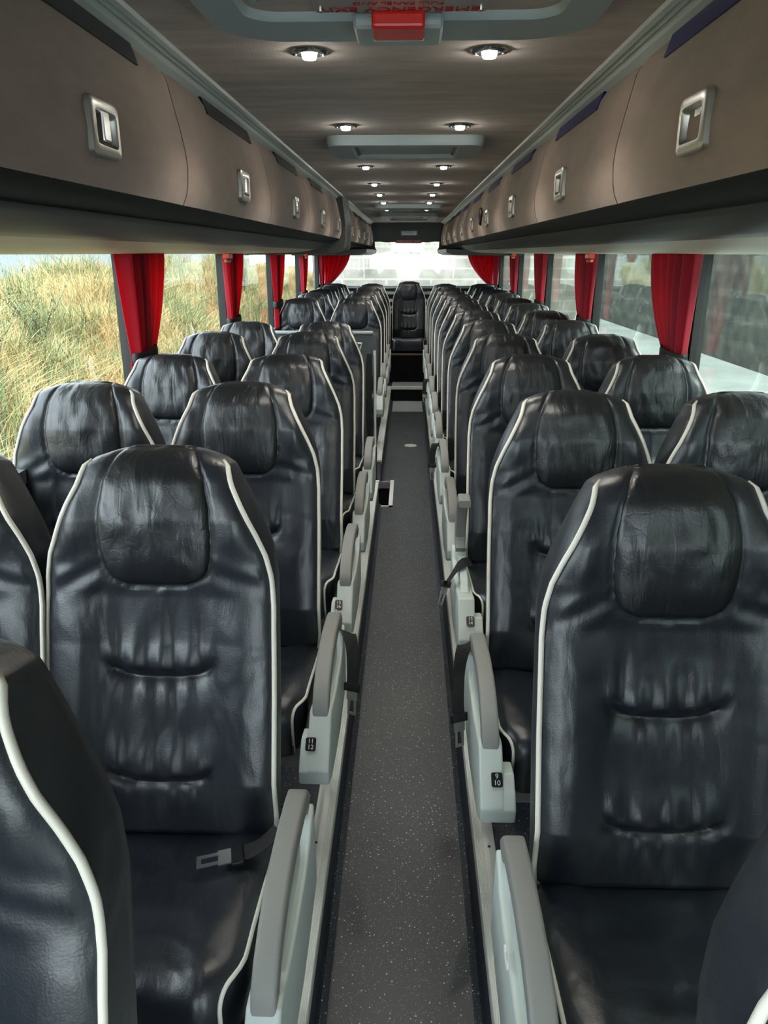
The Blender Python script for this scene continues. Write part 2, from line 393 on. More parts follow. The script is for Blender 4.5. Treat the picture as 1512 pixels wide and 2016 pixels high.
# ------------------------------------------------------------------ luggage racks
PROF = [(.505, 2.0), (.494, 1.98), (.483, 1.93), (.470, 1.873), (.462, 1.83), (.460, 1.795), (.464, 1.755), (.473, 1.722)]   # door face (half width, z)
def rx(s, h): return CX + s*h
def door_x(s, z): return CX + s*float(np.interp(z, [p[1] for p in PROF[::-1]], [p[0] for p in PROF[::-1]]))
def rack_body(s, ya, yb, root):
    # carcass
    pr = [(.47, 2.035), (.515, 2.0), (.515, 1.75), (.50, 1.73), (.56, 1.73), (.60, 1.72), (1.235, 1.72), (1.235, 2.12), (.47, 2.12)]
    MB().prism([(rx(s, h), z) for h, z in pr], ya, yb).build('body', 'charcoal', root)
    # ceiling-side trim, two stepped bands
    pr = [(.452, 2.025), (.455, 2.012), (.464, 2.008), (.468, 2.012), (.476, 2.006), (.482, 2.010), (.490, 2.000), (.512, 1.985), (.512, 2.03)]
    MB().prism([(rx(s, h), z) for h, z in pr], ya, yb).build('cove_trim', 'trim_grey', root)
    # dark channel under the doors, satin rail, underside
    pr = [(.480, 1.722), (.487, 1.712), (.520, 1.703), (.545, 1.692), (.56, 1.692), (.56, 1.74), (.49, 1.74)]
    MB().prism([(rx(s, h), z) for h, z in pr], ya, yb).build('channel', 'rail_dark', root, smooth=True)
    pr = [(.545, 1.694), (.543, 1.690), (.546, 1.686), (.560, 1.680), (.585, 1.668), (.62, 1.655), (.655, 1.648), (.665, 1.650), (.665, 1.72), (.56, 1.72)]
    MB().prism([(rx(s, h), z) for h, z in pr], ya, yb).build('rail', 'rail_grey', root, smooth=True)
    pr = [(.660, 1.6485), (.72, 1.636), (.80, 1.628), (1.0, 1.622), (1.235, 1.617), (1.235, 1.72), (.66, 1.72)]
    MB().prism([(rx(s, h), z) for h, z in pr], ya, yb).build('underside', 'under', root, smooth=True)

def make_door(s, L):
    """door mesh from local y=0..L"""
    nz, ny = 15, 25
    zs = np.linspace(1.992, 1.722, nz); ys = np.linspace(.004, L-.004, ny); V = []
    for z in zs:
        for y in ys:
            e = min(y, L-y); r = .006*(1-math.exp(-((e)/.008)))
            ez = min(abs(z-1.722), abs(1.992-z)); r += .004*(1-math.exp(-ez/.006))
            x = door_x(s, z) + s*(.010-r)
            V.append((x, y, z))
    k = len(V)
    for z in zs:
        for y in ys: V.append((door_x(s, z)+s*.022, y, z))
    F = grid_faces(nz, ny) + [f[::-1] for f in grid_faces(nz, ny, k)]
    rim = [i for i in range(ny)] + [i*ny+ny-1 for i in range(1, nz)] + [(nz-1)*ny+i for i in range(ny-2, -1, -1)] + [i*ny for i in range(nz-2, 0, -1)]
    for a, c in zip(rim, rim[1:]+rim[:1]): F.append([a, c, c+k, a+k])
    return V, F
def make_handle(s):
    """recessed pull: a satin frame around a cupped well"""
    w_, h_ = .058, .042
    b = MB(); n = 28; V = []; F = []
    def ring(sx, sz, dx, p=9):
        out = []
        for j in range(n):
            a = 2*PI*j/n; ca, sa = math.cos(a), math.sin(a)
            out.append((dx, sx*math.copysign(abs(ca)**(2/p), ca), sz*math.copysign(abs(sa)**(2/p), sa)))
        return out
    rings = [ring(w_, h_, .004), ring(w_, h_, -.005), ring(w_-.004, h_-.004, -.008), ring(w_-.014, h_-.016, -.008), ring(w_-.017, h_-.019, -.004), ring(w_-.020, h_-.022, .016)]
    for r in rings:
        for (x, y, z) in r: V.append((s*x, y, z + (0 if x < .01 else 0)))
    F = grid_faces(len(rings), n, 0, True); F.append(list(range((len(rings)-1)*n, len(rings)*n)))
    return V, F
hmesh = {}
def rack(side, s, segs, name_label, group=None):
    root = empty('luggage_rack', (0, segs[0], 1.7)); root.location = (0, 0, 0)
    tag(root, name_label, 'luggage rack')
    return root
doors_cache = {}
def add_doors(root, s, edges, desc, handle_off=.53):
    for i in range(len(edges)-1):
        L = round(edges[i+1]-edges[i], 3)
        if (s, L) not in doors_cache:
            V, F = make_door(s, L); d = mesh('locker_door', V, F, 'suede', root, smooth=True); doors_cache[(s, L)] = d
            Vh, Fh = make_handle(s); h = mesh('handle', Vh, Fh, 'satin', d, smooth=True); hy = L*handle_off
            h.location = (door_x(s, 1.80)-s*.002, hy, 1.806); h.rotation_euler = (0, s*.0, 0)
            pb = MB().box((-.003, -.010, -.024), (.012, .020, .024)).build('latch', 'chrome', d, bevel=.003); pb.location = (door_x(s, 1.80)+s*.004, hy, 1.812)
            # dark slot cut along the door's upper edge
            sl = MB(); a, c = L*.25, L*.80
            z0, z1 = 1.955, 1.992
            sl.V = [(door_x(s, z1)-s*.004, a+.02, z1), (door_x(s, z1)-s*.004, c, z1), (door_x(s, z0)-s*.004, c, z0), (door_x(s, z0)-s*.004, a-.02+.06, z0)]
            sl.V += [(x+s*.012, y, z) for x, y, z in sl.V]
            sl.F = [[0, 1, 2, 3], [7, 6, 5, 4], [0, 4, 5, 1], [1, 5, 6, 2], [2, 6, 7, 3], [3, 7, 4, 0]]
            sl.build('slot', 'blue' if s > 0 else 'navy', d)
        else:
            d = dup(doors_cache[(s, L)], root)
        d.location = (0, edges[i], 0)
rl = empty('luggage_rack'); tag(rl, 'brown suede luggage rack over the left windows, nearer stretch with the grey end casing', 'luggage rack')
rack_body(-1, Y0, 5.95, rl)
add_doors(rl, -1, [-.34, .75, 1.83, 2.92, 4.01, 5.10], '')
V, F = make_door(-1, .80); d = mesh('locker_door', V, F, 'suede', rl, smooth=True, loc=(0, 5.10, 0))
Vh, Fh = make_handle(-1); h = mesh('handle', Vh, Fh, 'satin', d, smooth=True, loc=(door_x(-1, 1.80)+.002, .5, 1.806))
# end casing of the nearer rack: rounded dark shell
pr = [(.43, 2.02), (.425, 1.98), (.415, 1.90), (.408, 1.82), (.410, 1.72), (.420, 1.66), (.445, 1.630), (.50, 1.622), (1.0, 1.610), (1.235, 1.61), (1.235, 2.12), (.43, 2.12)]
MB().prism([(rx(-1, h+.028), z) for h, z in pr[:-4]] + [(rx(-1, h), z) for h, z in pr[-4:]], 5.9, 6.5).build('end_casing', 'charcoal', rl, smooth=True)
rl2 = empty('luggage_rack'); tag(rl2, 'brown suede luggage rack over the rear left windows, beyond the grey end casing', 'luggage rack')
rack_body(-1, 6.5, 11.05, rl2); add_doors(rl2, -1, [6.5+.91*i for i in range(6)], '')
rr = empty('luggage_rack'); tag(rr, 'long brown suede luggage rack running the full length over the right windows', 'luggage rack')
rack_body(1, Y0, 11.05, rr); add_doors(rr, 1, [-.36+1.08*i for i in range(11)], '')
V, F = make_door(1, .60); mesh('locker_door', V, F, 'suede', rr, smooth=True, loc=(0, 10.44, 0))
for root, s in ((rl2, -1), (rr, 1)):     # rounded rear ends
    pr = [(.47, 2.02), (.45, 1.9), (.445, 1.78), (.44, 1.70), (.42, 1.665), (.43, 1.625), (.50, 1.600), (.9, 1.594), (1.235, 1.594), (1.235, 2.1), (.47, 2.1)]
    MB().prism([(rx(s, h), z) for h, z in pr], 11.03, 11.19).build('end_casing', 'charcoal', root, smooth=True)
    MB().prism([(rx(s, h), z) for h, z in ((.42, 1.665), (.43, 1.63), (.50, 1.605), (1.0, 1.598), (1.235, 1.598), (1.235, 1.64), (.6, 1.66))], 8.6, 11.04).build('lower_lip', 'rail_grey', root, smooth=True)
# round black opening in one right-hand locker door
o = empty('speaker', (door_x(1, 1.83), 4.92, 1.83)); tag(o, 'round black speaker set into a locker door on the right rack', 'speaker')
x = MB().lathe([(.05, 0), (.052, .006), (.045, .014), (.038, .008), (.012, .006), (.006, .016)], (0, 0, 0), 24).build('grille', 'black', o, smooth=True); x.rotation_euler = (0, -PI/2, 0)

# ------------------------------------------------------------------ ceiling fittings
def rrect(x0, x1, y0, y1, r, n=8, squash=1):
    P = []
    for cx, cy, a0 in ((x1-r, y1-r, 0), (x0+r, y1-r, 90), (x0+r, y0+r, 180), (x1-r, y0+r, 270)):
        for k in range(n+1):
            a = math.radians(a0+90*k/n); P.append((cx+r*math.cos(a), cy+r*math.sin(a)))
    return P
def frame_ring(outer, inner, z_top, z_low, lip=.012):
    V = []; n = len(outer); oc = np.array(outer).mean(0)
    def sh(P, d): 
        P = np.array(P); c = P.mean(0); v = P-c; L = np.linalg.norm(v, axis=1)[:, None]; return c+v*(1-d/L)
    rings = [(np.array(outer), z_top), (sh(outer, .004), z_low+.012), (sh(outer, lip), z_low), (sh(inner, -lip), z_low), (sh(inner, -.004), z_low+.008), (np.array(inner), z_top)]
    for P, z in rings: V += [(p[0], p[1], z) for p in P]
    return V, grid_faces(6, n, 0, True)
# big escape hatch right above the camera
h1 = empty('roof_hatch', (0, 0, 0)); tag(h1, 'grey framed escape hatch in the ceiling with a red pull handle', 'roof hatch')
V, F = frame_ring(rrect(-.352, .322, .62, 1.625, .13), rrect(-.270, .240, .72, 1.475, .05), 2.03, 1.992)
mesh('frame', V, F, 'hatch_grey', h1, smooth=True)
MB().box((-.28, .7, 2.005), (.25, 1.49, 2.015)).build('panel', 'ceil_suede', h1)
b = MB(); b.box((-.255, .8, 1.996), (-.244, 1.40, 2.006)); b.build('hinge_rail', 'hatch_grey', h1); MB().box((.214, .8, 1.996), (.225, 1.40, 2.006)).build('hinge_rail', 'hatch_grey', h1)
MB().box((-.096, 1.44, 1.970), (.054, 1.56, 1.997)).build('handle_housing', 'hatch_grey', h1, bevel=.012, seg=3)
hd = MB().box((-.063, 1.395, 1.960), (.022, 1.478, 1.985)).build('handle', 'red', h1, bevel=.006, seg=3); tag(hd, 'red pull handle')
MB().box((-.063, 1.479, 1.962), (.022, 1.486, 1.978)).build('handle_edge', 'white', h1)
sg = MB().box((-.152, 1.335, 1.984), (.118, 1.405, 1.987)).build('sign', 'sign_plate', h1, bevel=.001)
MB().box((-.152, 1.328, 1.983), (.118, 1.335, 1.989)).build('sign_edge', 'red', sg)
text('lettering', 'EMERGENCY EXIT', .032, 'redtxt', sg, (-.02, 1.387, 1.9835), (PI, 0, PI))
text('lettering', 'PULL PANEL AND', .018, 'redtxt', sg, (-.02, 1.358, 1.9835), (PI, 0, PI))
for x in (-.143, .109): MB().lathe([(.005, 0), (.005, .003)], (x, 1.39, 1.981), 10).build('screw', 'chrome', sg)
# further ceiling vents
def vent(y0, y1, x0, x1, lab, mtl='hatch_grey', inner='hatch_grey'):
    r = empty('ceiling_vent', (0, 0, 0)); tag(r, lab, 'ceiling vent')
    V, F = frame_ring(rrect(x0, x1, y0, y1, .06), rrect(x0+.10, x1-.10, y0+.07, y1-.04, .008), 2.03, 1.987, .01); mesh('frame', V, F, mtl, r, smooth=True)
    MB().box((x0+.09, y0+.05, 2.002), (x1-.09, y1-.03, 2.014)).build('panel', inner, r)
    MB().box((x0+.093, y0+.07, 1.996), (x0+.108, y1-.05, 2.0019)).build('side_slot', 'black', r); MB().box((x1-.108, y0+.07, 1.996), (x1-.093, y1-.05, 2.0019)).build('side_slot', 'black', r)
    return r
vent(3.0, 3.44, -.308, .274, 'grey ceiling vent panel nearest the escape hatch')
v2 = vent(7.0, 7.38, -.31, .29, 'narrow grey ceiling vent, second along from the escape hatch')
v3 = vent(8.5, 9.6, -.32, .31, 'grey ceiling panel closest to the rear window')
b = MB().tube([(-.18, 8.48, 1.975), (-.10, 8.47, 1.96), (.06, 8.47, 1.96), (.14, 8.48, 1.975)], .008, 8).build('grab_handle', 'trim_grey', v3, smooth=True)
# LED downlights
def spot_proto():
    r = empty('ceiling_spotlight')
    V = MB().lathe([(.0395, .004), (.040, -.001), (.036, -.005), (.026, -.007), (.022, -.004)], (0, 0, 0), 28).build('bezel', 'chrome', r, smooth=True)
    MB().lathe([(.016, -.003), (.0155, -.010), (.013, -.015), (.005, -.016)], (0, 0, 0), 20).build('lens', 'lamp', r, smooth=True)
    for s in (-1, 1): MB().lathe([(.005, -.004), (.004, -.008)], (s*.031, 0, 0), 8).build('clip', 'black', r)
    ld = bpy.data.lights.new('lamp', 'SPOT'); ld.energy = 2.0; ld.spot_size = math.radians(130); ld.spot_blend = .8; ld.shadow_soft_size = .02; ld.color = (1, .95, .84)
    lo = bpy.data.objects.new('lamp', ld); COL.objects.link(lo); lo.parent = r; lo.location = (0, 0, -.025)
    return r
SPY = [1.81, 2.78, 4.015, 4.97, 5.83, 6.73, 7.75, 8.70, 9.95]
SPORD = ['nearest the escape hatch', 'in front of the first vent panel', 'just behind the first vent panel', 'fourth from the escape hatch', 'fifth from the escape hatch', 'in front of the second vent', 'just behind the second vent', 'second from the rear window', 'nearest the rear window']
sp0 = None
for y, od in zip(SPY, SPORD):
    for x, sd in ((-.212, 'left'), (.163, 'right')):
        r = spot_proto() if sp0 is None else dup(sp0); sp0 = sp0 or r
        r.location = (x, y, 2.02); tag(r, 'small lit round ceiling spotlight, %s row, %s' % (sd, od), 'spotlight', 'ceiling spotlights')

# rear header: display, signs
r = empty('display_screen', (0, 0, 0)); tag(r, 'small dark framed display on the charcoal panel above the rear window', 'display')
MB().box((-.125, RY-.075, 1.842), (.125, RY-.055, 1.925)).build('bezel', 'pillar', r, bevel=.004); MB().box((-.105, RY-.079, 1.856), (.105, RY-.074, 1.911)).build('screen', 'screen', r)
r = empty('exit_sign', (0, 0, 0)); tag(r, 'small red emergency exit sign just above the rear window', 'sign')
MB().box((-.185, RY-.070, 1.755), (.175, RY-.062, 1.800)).build('plate', 'redtxt', r)
text('lettering', 'EMERGENCY EXIT', .042, 'white', r, (-.005, RY-.0715, 1.777), (PI/2, 0, 0))
r = text('glass_lettering', 'EMERGENCY EXIT BREAK GLASS', .036, 'redtxt', None, (-.03, RY+.025, 1.625), (PI/2, 0, 0), sx=.72)
tag(r, 'red emergency exit break glass lettering on the rear window', 'lettering')
# slatted ledge under the rear window
r = empty('slatted_shelf', (0, 0, 0)); tag(r, 'pale slatted rear ledge behind the back row under the rear window', 'shelf')
for z in (1.195, 1.115, 1.015, .915, .86):
    MB().box((-1.15, 10.93, z-.030), (1.15, 11.13, z+.006)).build('slat', 'panel', r, bevel=.004)
MB().box((-1.2, 11.15, .7), (1.2, 11.19, 1.19)).build('backing', 'black', r)

# ------------------------------------------------------------------ seats
WP = [(0, .234), (.05, .239), (.33, .240), (.5, .238), (.56, .234), (.605, .224), (.65, .205), (.69, .186), (.75, .157), (.79, .146), (.803, .128), (.815, .095), (.822, .072)]
WS = [(0, .232), (.27, .236), (.55, .236), (.61, .228), (.65, .215), (.69, .199), (.738, .176), (.79, .149), (.803, .130), (.815, .098), (.822, .073)]
HW = [(.542, .050), (.546, .068), (.552, .085), (.562, .100), (.58, .111), (.61, .117), (.65, .119), (.70, .117), (.757, .106), (.80, .087), (.822, .070)]
VT = .822
def fy(x, v):
    """front surface depth (negative = towards the sitter)"""
    wp = interp(WP, min(v, VT)); a = abs(x)
    y = interp([(0, .0), (.06, -.012), (.13, -.022), (.25, -.012), (.42, .004), (.52, .0), (.60, -.018), (.68, -.030), (.76, -.022), (.822, .0)], v)
    # dished centre and side bolsters
    bol = sstep(.075, .185, a)*.024*sstep(.0, .13, v)*(1-sstep(.40, .60, v))
    y -= bol
    # roll off at edges
    e = (wp-a); y += .020*math.exp(-max(0, e)/.017)
    # wings around the head
    y -= .010*math.exp(-((a-.17)/.03)**2)*sstep(.58, .66, v)*(1-sstep(.70, .78, v))
    # tucked stitch lines with pleats
    for v0 in (.342, .117):
        vs = v0 + .024*(a/.108)**4 if a < .13 else v0+.05
        m = 1-sstep(.095, .125, a)
        dv = v-vs
        if dv >= 0:
            y += m*.021*math.exp(-dv/.013)
            y -= m*.010*sstep(.0, .03, dv)*math.exp(-((dv-.035)/.05)**2)
            y += (1-sstep(.08, .13, a))*.0042*math.cos(2*PI*x/.058+v0*9)*sstep(.005, .03, dv)*math.exp(-((dv-.03)/.075)**2)
        else:
            y += m*.015*math.exp(dv/.016)
            y += (1-sstep(.07, .12, a))*.0022*math.cos(2*PI*x/.045+2)*math.exp(-((dv+.03)/.03)**2)
    # creases fanning out below the head pad corners
    for sgn in (-1, 1):
        dx = x*sgn-.10; dv = v-.57
        if dx > 0: y += .0024*math.sin((dv*1.0+dx*(.35 if sgn > 0 else .6))*105+sgn)*math.exp(-((dv+.01)/.04)**2)*sstep(0, .03, dx)*math.exp(-e*0)*(1 if e > .02 else 0)
    # seam groove around head pad
    if v > .53:
        hw = interp(HW, v) if v > .542 else 0
        d = min(abs(a-hw), abs(v-.542) if a < .06 else 9)
        y += .006*math.exp(-(d/.005)**2)
    # rounding over the top
    t = max(0, (v-.775)/(VT-.775)); y += .045*(1-math.sqrt(max(0, 1-min(1, t)**2)))
    return y
def back_y(v):
    t = max(0, (v-.76)/(VT-.76)); return interp([(0, .105), (.3, .110), (.6, .105), (.76, .095), (.822, .095)], v) - .030*(1-math.sqrt(max(0, 1-min(1, t)**2)))
def make_backrest():
    vs = list(np.linspace(0, .09, 8)) + list(np.linspace(.095, .18, 22)) + list(np.linspace(.19, .315, 14)) + list(np.linspace(.32, .42, 24)) + list(np.linspace(.43, .53, 12)) + list(np.linspace(.535, .775, 38)) + list(np.linspace(.78, .822, 12))
    nf = 61; V = []; cols = None
    for v in vs:
        wp, ws = interp(WP, v), interp(WS, v); row = []
        for j in range(nf):
            u = -1+2*j/(nf-1); x = wp*math.sin(u*PI/2)*.35+wp*u*.65; row.append((x, fy(x, v)))
        yf = fy(wp, v); yb = back_y(v)
        side = []
        for t, k in ((.12, .55), (.3, .85), (.5, 1.0), (.75, 1.0), (.92, .96)):
            side.append((wp+(ws-wp)*k + (.001 if .2 < t < .8 else 0), yf+(yb-yf)*t))
        row += side
        nb = 8
        for j in range(nb+1):
            x = ws*.94*(1-2*j/nb); row.append((x, yb+.012*(1-(x/ws)**2)))
        row += [(-x, y) for x, y in reversed(side)]
        cols = len(row); V += [(x, y, v) for x, y in row]
    F = grid_faces(len(vs), cols, 0, True)
    k = (len(vs)-1)*cols
    V.append((0, sum(V[k+j][1] for j in range(cols))/cols, VT+.004)); F += [[k+j, k+(j+1) % cols, len(V)-1] for j in range(cols)]
    F.append(list(reversed(range(cols))))
    return V, F
def make_headrest():
    vs = list(np.linspace(.542, .57, 8)) + list(np.linspace(.58, .775, 22)) + list(np.linspace(.78, .822, 10)); nc = 33; V = []
    for i, v in enumerate(vs):
        hw = interp(HW, v)-.0015
        for j in range(nc):
            u = -1+2*j/(nc-1); x = hw*(math.sin(u*PI/2)*.5+u*.5)
            a = abs(x); edge = min(hw-a, (v-.542)*1.2)
            bulge = .016*(1-math.exp(-edge/.028)) + .003*(1-math.exp(-edge/.004)) - .0035
            fadet = 1-.9*sstep(.75, .822, v)
            wr = .0016*math.sin(x*95+math.sin(v*40+x*30)*1.6)*sstep(.60, .66, v)*(1-sstep(.74, .79, v))*(1-sstep(.07, .11, a))
            y0 = fy(x, v)
            V.append((x, y0-bulge*fadet-wr - .002, v+.001*(v > .8)))
    # over the top to the back
    hw = interp(HW, VT)-.0015; yf = fy(0, VT); yb = back_y(VT)
    for t in (.2, .45, .7, .95):
        for j in range(nc):
            u = -1+2*j/(nc-1); x = hw*(math.sin(u*PI/2)*.5+u*.5)
            V.append((x, yf+(yb-yf)*t, VT+.003*math.sin(PI*min(1, t+.1))+.0015 - .004*abs(u)**4))
    return V, grid_faces(len(vs)+4, nc)
def make_piping(s):
    b = MB()
    if True:
        pts = []
        for v in list(np.linspace(-.01, .5, 12)) + list(np.linspace(.53, .797, 22)):
            wp = interp(WP, max(v, 0)); pts.append((s*(wp+.001), fy(wp, max(v, 0))-.003+.006*sstep(.77, .80, v), v))
        b.tube(pts, [.0056]*(len(pts)-1)+[.0035], 8)
    return b
def cush_path(n=34):
    """(y, z, t) along the centre of the cushion from the back to under its front edge"""
    P = []
    for i in range(22):
        t = i/21; P.append((.07-.42*t, .438+.035*sstep(0, .85, t)-.006*math.sin(PI*t)))
    for i in range(1, 9):
        a = i/8*PI*.5; P.append((-.35-.048*math.sin(a), P[21][1]-.048*(1-math.cos(a))))
    for z in (.400, .37, .345, .325): P.append((-.398+(.40-z)*.10, z))
    return P
def make_cushion():
    P = cush_path(); nc = 41; V = []
    for i, (y, z) in enumerate(P):
        d = np.array(P[min(i+1, len(P)-1)])-np.array(P[max(i-1, 0)]); d /= np.linalg.norm(d); nrm = (-d[1], d[0]); 
        if nrm[1] < 0 or (i > 26 and nrm[0] > 0): nrm = (d[1], -d[0])
        hw = .232 if y > -.30 else .232-.03*sstep(.30, .41, -y)
        for j in range(nc):
            u = -1+2*j/(nc-1); x = hw*(math.sin(u*PI/2)*.4+u*.6); a = abs(x)
            off = -.014*math.exp(-(hw-a)/.012) + .012*math.exp(-((a-.17)/.05)**2) - .002
            for y0 in (-.10, -.235):
                ys = y0-.018*(1-(a/.17)**2); m = 1-sstep(.13, .19, a)
                off -= m*.0045*math.exp(-((y-ys)/.007)**2)*(1 if i < 22 else 0)
            V.append((x, y+nrm[0]*off, z+nrm[1]*off))
    n = len(P); F = grid_faces(n, nc)
    k = len(V)                                    # sides and base
    for i in range(n):
        for j in (0, nc-1):
            x, y, z = V[i*nc+j]; V.append((x+(-.003 if j == 0 else .003), y, min(z, max(.325, z-.06)))); V.append((x*.97, y, .322))
    for i in range(n-1):
        for c, j in ((0, 0), (1, nc-1)):
            a, b_ = i*nc+j, (i+1)*nc+j; p, q = k+i*4+c*2, k+(i+1)*4+c*2
            F += [[a, b_, q, p], [p, q, q+1, p+1]]
    for i in range(n-1): F.append([k+i*4+1, k+(i+1)*4+1, k+(i+1)*4+3, k+i*4+3])
    F.append([j for j in range(nc)]+[k+2, k+3, k+1, k])
    return V, F, P
CUSH = make_cushion()
def make_cushion_piping(j, s):
    V, F, P = CUSH; b = MB()
    if True: b.tube([(V[i*41+j][0]*1.0+s*.001, V[i*41+j][1]-.001, V[i*41+j][2]+.001) for i in range(0, len(P))], .0042, 7)
    return b

def seat_core():
    """seat without arm: origin on the floor under the cushion/back junction"""
    r = empty('coach_seat')
    V, F = make_backrest(); o = mesh('backrest', V, F, 'leather', r, smooth='all'); o.location = (0, 0, .445); o.rotation_euler.x = -math.atan2(.158, .805); o.scale.x = .982
    V, F = make_headrest(); mesh('headrest', V, F, 'head_leather', o, smooth='all')
    for s in (-1, 1): pb = make_piping(s).build('piping', 'piping', o, smooth='all'); tag(pb, 'cream white piping')
    c = mesh('cushion', CUSH[0], CUSH[1], 'leather', r, smooth=True)
    for j, s in ((0, -1), (40, 1)): make_cushion_piping(j, s).build('piping', 'piping', c, smooth='all')
    b = MB(); b.box((-.225, -.34, .285), (.225, .10, .325)); b.box((-.225, -.36, .26), (.225, -.32, .325)); b.build('seat_frame', 'pad', r, bevel=.008)
    b = MB().prism([(-.25, .005), (-.10, .005), (.03, .29), (-.27, .29), (-.20, .15)], -.06, .06, 'X'); b.build('leg', 'panel', r, bevel=.006)
    return r
core = seat_core()

# armrest on the aisle side. local frame: x=0 centre of arm, y=0 row reference (arm's rear end), built for the left block (aisle on +x)
def arm_parts(parent, x, s, raised=False, plate=None, clip=False):
    def place(o): o.location = (x, .0, 0); return o
    # pad : rounded rectangular bar along an arch
    path = [(.012, .500), (.008, .545), (-.012, .568), (-.06, .578), (-.13, .586), (-.20, .588), (-.27, .582), (-.33, .566), (-.375, .545), (-.405, .518), (-.412, .492)]
    P = []
    for i in range(len(path)-1):
        for k in range(3): t = k/3; P.append((path[i][0]*(1-t)+path[i+1][0]*t, path[i][1]*(1-t)+path[i+1][1]*t))
    P.append(path[-1]); V = []; n = 16
    for i, (y, z) in enumerate(P):
        d = np.array(P[min(i+1, len(P)-1)])-np.array(P[max(i-1, 0)]); d = d/np.linalg.norm(d); nz = np.array([-d[1], d[0]]) if d[0] > 0 else np.array([d[1], -d[0]])
        wd = .0215 - .002*(i < 3) ; th = .021
        for j in range(n):
            a = 2*PI*(j+.5)/n; ca, sa = math.cos(a), math.sin(a); e = 2/7
            px = wd*math.copysign(abs(ca)**e, ca); pn = th*math.copysign(abs(sa)**e, sa)
            V.append((px, y+nz[0]*pn, z-.02+nz[1]*pn))
    F = grid_faces(len(P), n, 0, True)+[list(range(n)), list(range((len(P)-1)*n, len(P)*n))]
    pad = place(mesh('armrest', V, F, 'pad', parent, smooth=True))
    if raised:
        piv = Vector((x, .0, .52)); pad.rotation_euler.x = 0
        for v in pad.data.vertices:
            y, z = v.co.y, v.co.z-.52; y *= .62; a = math.radians(-62)
            v.co.y, v.co.z = y*math.cos(a)-z*math.sin(a)-.06, y*math.sin(a)+z*math.cos(a)+.56
    # side shell below
    pr = [(.02, .515), (.03, .30), (-.20, .27), (-.44, .295), (-.52, .335), (-.525, .375), (-.50, .405), (-.455, .450), (-.425, .485), (-.398, .485), (-.365, .475), (-.27, .462), (-.13, .462), (-.05, .475), (-.02, .505)]
    sh = place(MB().prism(pr, -.029, .029, 'X').build('side_panel', 'panel', parent, bevel=.007, seg=3, smooth=True))
    MB().prism([(-.085, .505), (-.10, .44), (-.34, .43), (-.355, .475), (-.30, .51), (-.2, .523), (-.12, .520)], -.014, .014, 'X').build('inner_rib', 'panel', sh, bevel=.005)
    # thin seam line where the shell's halves meet, flared foot towards the cushion
    pr = [(-.40, .30), (-.52, .333), (-.525, .372), (-.50, .402), (-.46, .430), (-.40, .42)]
    ft = MB().prism(pr, -.048 if s > 0 else -.02, .02 if s > 0 else .056, 'X').build('foot', 'panel', sh, bevel=.006, seg=3, smooth=True)
    if plate:
        ang = math.atan2(.478-.402, .045)   # slope of the front face
        pl = MB(); P2 = rrect(-.0135, .0135, -.017, .017, .005); pl.prism(P2, 0, .0015, 'Z')
        p = pl.build('number_plate', 'black', parent); p.location = (x-s*(.020 if s > 0 else .012), -.483, .428); p.rotation_euler = (math.radians(44), 0, 0)
        # lettering faces the camera, lying on the sloping face
        a, c = plate.split('/')
        text('lettering', a, .0165, 'white', p, (0, .0075, .0018), (0, 0, 0), .0003)
        text('lettering', c, .0165, 'white', p, (0, -.0075, .0018), (0, 0, 0), .0003)
    if clip:
        b = MB(); b.box((-.004, -.02, 0), (.0, .02, .004)); b.box((-.004, -.02, 0), (.012, -.014, .004)); b.box((-.004, .014, 0), (.012, .02, .004))
        c = b.build('clip', 'white', parent, bevel=.001); c.location = (x+s*.030, -.19, .47); c.rotation_euler = (0, s*PI/2, 0)
    return pad

def belt(parent, pts, wd, tongue_dir, tongue_w, name='seat_belt', extra=None):
    P0 = [Vector(p) for p in pts]; Q = [P0[0]*2-P0[1]] + P0 + [P0[-1]*2-P0[-2]]; sm = []
    for i in range(1, len(Q)-2):
        for k in range(6):
            t = k/6; a, b1, c1, d1 = Q[i-1], Q[i], Q[i+1], Q[i+2]
            sm.append(.5*((2*b1)+(c1-a)*t+(2*a-5*b1+4*c1-d1)*t*t+(3*b1-a-3*c1+d1)*t**3))
    sm.append(P0[-1]); b = MB(); b.ribbon(sm, wd, .040, .0018)
    o = b.build(name, 'webbing', parent)
    e = Vector(pts[-1]); d = Vector(tongue_dir).normalized(); wv = Vector(tongue_w); wv = (wv-d*wv.dot(d)).normalized(); nn = d.cross(wv)
    def blk(a0, a1, w0, w1, t, mt, nm, bev=.002):
        m_ = MB(); k = []
        for a, w_ in ((a0, w0), (a1, w1)):
            for sx, st in ((-1, -1), (1, -1), (1, 1), (-1, 1)): m_.V.append(tuple(e+d*a+wv*sx*w_/2+nn*st*t/2))
        m_.F = [[3, 2, 1, 0], [4, 5, 6, 7], [0, 1, 5, 4], [1, 2, 6, 5], [2, 3, 7, 6], [3, 0, 4, 7]]
        return m_.build(nm, mt, o, bevel=bev)
    blk(-.012, .012, .058, .058, .011, 'black', 'buckle_cover', .003)
    # metal tongue as an open loop
    t = MB()
    def bar(p, q, w_): 
        a = e+d*p[0]+wv*p[1]; c = e+d*q[0]+wv*q[1]; t.ribbon([a, c], wv if abs(p[1]-q[1]) < .001 else d, w_, .0025)
    bar((.012, -.0), (.038, 0), .040); bar((.038, .012), (.078, .012), .008); bar((.038, -.012), (.078, -.012), .008); bar((.076, -.016), (.076, .016), .009)
    t.build('tongue', 'satin', o)
    return o

